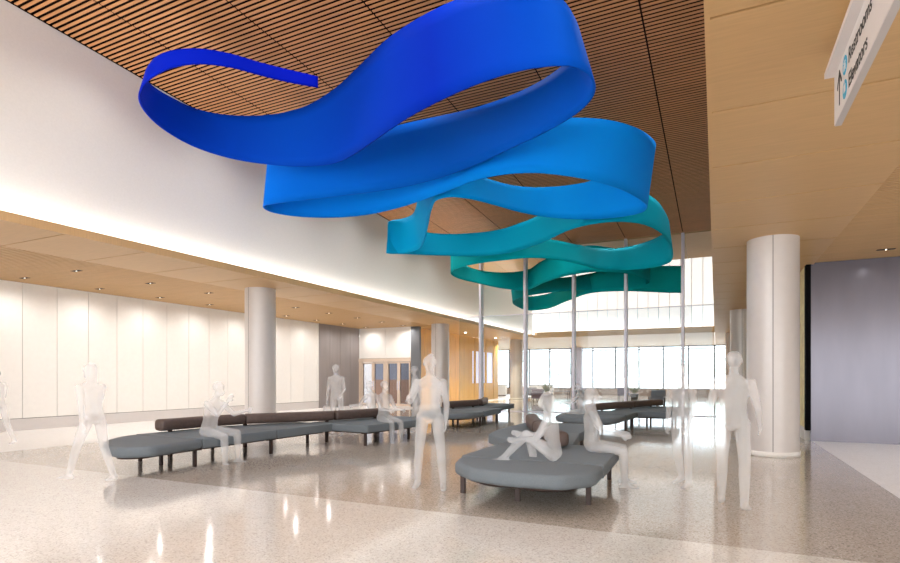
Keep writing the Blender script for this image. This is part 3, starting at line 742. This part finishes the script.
    if skirt:
        hull(bm, [(pel+V((0, 0, .02)), (.17, .125, .08)), (pel+V((0, .02, -.42)), (.24, .2, .03))])
    me = bpy.data.meshes.new('body'); bm.to_mesh(me); bm.free()
    o = bpy.data.objects.new('tmp_body', me); col.objects.link(o)
    r = o.modifiers.new('r', 'REMESH'); r.mode = 'VOXEL'; r.voxel_size = voxel; r.use_smooth_shade = True
    sm = o.modifiers.new('s', 'SMOOTH'); sm.factor = .5; sm.iterations = 3
    dg = bpy.context.evaluated_depsgraph_get(); dg.update(); me2 = bpy.data.meshes.new_from_object(o.evaluated_get(dg))
    bpy.data.objects.remove(o)
    low = min(feet)
    if seat is None: dz = -min(v.co.z for v in me2.vertices)*k
    else: dz = seat-(pel.z-.105)*k
    me2.transform(Matrix.Translation((0, 0, dz)) @ Matrix.Scale(k, 4))
    me2.materials.clear(); me2.materials.append(M['ghost'])
    for pl in me2.polygons: pl.use_smooth = True
    p = bpy.data.objects.new('person', me2); col.objects.link(p); p.location = (loc[0], loc[1], 0 if len(loc) < 3 else loc[2]); p.rotation_euler = (0, 0, rz)
    tag(p, label, 'person')
    if bag:
        hz = hand*k+V((0, 0, dz)); b = bmesh.new()
        hull(b, [(hz+V((.0, .14, -.32)), (.05, .06, .05)), (hz+V((0, -.14, -.32)), (.05, .06, .05)), (hz+V((0, .1, -.1)), (.04, .05, .04)), (hz+V((0, -.1, -.1)), (.04, .05, .04))])
        g = obj('shoulder_bag', b, M['ghost'])
        for f in g.data.polygons: f.use_smooth = True
        g.location = p.location; g.rotation_euler = p.rotation_euler
        tag(g, 'translucent white bag carried by the standing figure before the grey wall panels', 'bag')
    return p
# facing: rotation 0 looks towards +Y (away), 90 deg turns towards -X
person('translucent white figure striding past at the far left, in front of the rounded bench end', (-8.05, 4.95), R(95), 1.72, lean=6, thigh=(24, -8), knee=(6, 14), arm=(-22, 28), elbow=(15, 30), hair='long')
person('translucent white figure cut off by the left picture edge, before the white wall', (-14.5, 6.8), R(95), 1.72, lean=5, thigh=(20, -14), knee=(6, 18), arm=(-20, 22), elbow=(15, 30))
person('translucent white figure seated on the middle of the long left bench, leaning forward', (-8.17, 7.05), R(-78), 1.92, lean=14, thigh=(84, 80), knee=(82, 78), abd=(8, 10), arm=(45, 50), elbow=(60, 95), seat=.468, headp=8)
person('translucent white figure standing before the dark grey wall panels, bag in hand', (-8.95, 11.8), R(190), 1.86, thigh=(3, -4), knee=(3, 3), arm=(6, -4), elbow=(50, 14), armout=(14, 12), bag=True)
person('translucent white figure seated on the far end of the long bench, nearer the backrest', (-8.12, 12.2), R(85), 1.85, lean=6, thigh=(84, 84), knee=(84, 84), arm=(35, 35), elbow=(50, 50), seat=.468)
person('translucent white figure seated on the bench end with both feet on the floor', (-7.1, 11.15), R(-105), 1.86, lean=2, thigh=(76, 76), knee=(76, 74), abd=(6, 6), arm=(25, 25), elbow=(60, 60), seat=.475)
person('distant translucent white figure standing in front of the slate fin and column', (-7.64, 13.7), R(120), 1.84, thigh=(6, -6), knee=(4, 8), arm=(10, -10), elbow=(20, 20))
person('tall translucent white figure standing alone between the long bench and the front bench', (-3.5, 6.66), R(200), 1.8, lean=1, thigh=(4, -4), knee=(3, 3), abd=(7, 7), arm=(4, 30), elbow=(20, 70), armout=(10, 14), hair='bun', voxel=.009)
person('translucent white figure sitting with raised knees on the rounded front bench seat', (-1.83, 6.82), R(97), 1.66, lean=8, thigh=(128, 112), knee=(84, 124), abd=(8, 22), arm=(28, 32), elbow=(58, 62), seat=.468, hair='long', voxel=.009)
person('translucent white figure seated on the right side of the front bench, feet on the floor', (-1.58, 7.9), R(-80), 1.75, lean=0, thigh=(85, 82), knee=(84, 80), arm=(30, 30), elbow=(50, 50), seat=.468, hair='long')
person('faint translucent white figure standing in the bright window reflection', (-.42, 8.35), R(150), 1.7, thigh=(8, -8), knee=(6, 10), arm=(10, -10), elbow=(20, 20), hair='long')
person('translucent white figure walking beside the large right-hand column', (.18, 7.25), R(-10), 1.82, thigh=(12, -10), knee=(6, 12), arm=(-14, 14), elbow=(14, 22), armout=(12, 12), voxel=.009)
person('translucent white figure seated at the near end of the bench before the glass screen', (-3.45, 15.9), R(80), 1.7, lean=10, thigh=(86, 84), knee=(70, 66), arm=(40, 40), elbow=(50, 50), seat=.468)

# ---------------------------------------------------------------- outside: ground and hazy trees beyond the windows
bm = bmesh.new(); quad(bm, [(-120, WIN_Y+.3, -.1), (120, WIN_Y+.3, -.1), (120, 190, -.1), (-120, 190, -.1)], 0); struct('ground', bm, [M['ground']])
def tree(x, y, h, label):
    o = empty('tree', (x, y, -.1)); tag(o, label, 'tree', 'pale trees outside the windows')
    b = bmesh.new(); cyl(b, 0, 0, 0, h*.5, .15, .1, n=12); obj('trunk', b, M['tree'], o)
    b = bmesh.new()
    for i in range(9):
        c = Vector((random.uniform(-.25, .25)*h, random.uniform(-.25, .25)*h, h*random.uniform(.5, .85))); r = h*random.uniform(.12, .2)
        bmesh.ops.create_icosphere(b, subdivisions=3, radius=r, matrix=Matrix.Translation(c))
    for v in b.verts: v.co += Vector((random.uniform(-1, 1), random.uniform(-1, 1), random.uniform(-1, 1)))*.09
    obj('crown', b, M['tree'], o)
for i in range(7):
    tree(-33+5.6*i, (80, 92, 84, 95, 78, 90, 82)[i], (5.2, 6.4, 4.6, 6.2, 4.4, 5.8, 5.0)[i], 'hazy pale tree outside the far windows, %s from the left' % ('first', 'second', 'third', 'fourth', 'fifth', 'sixth', 'last')[i])
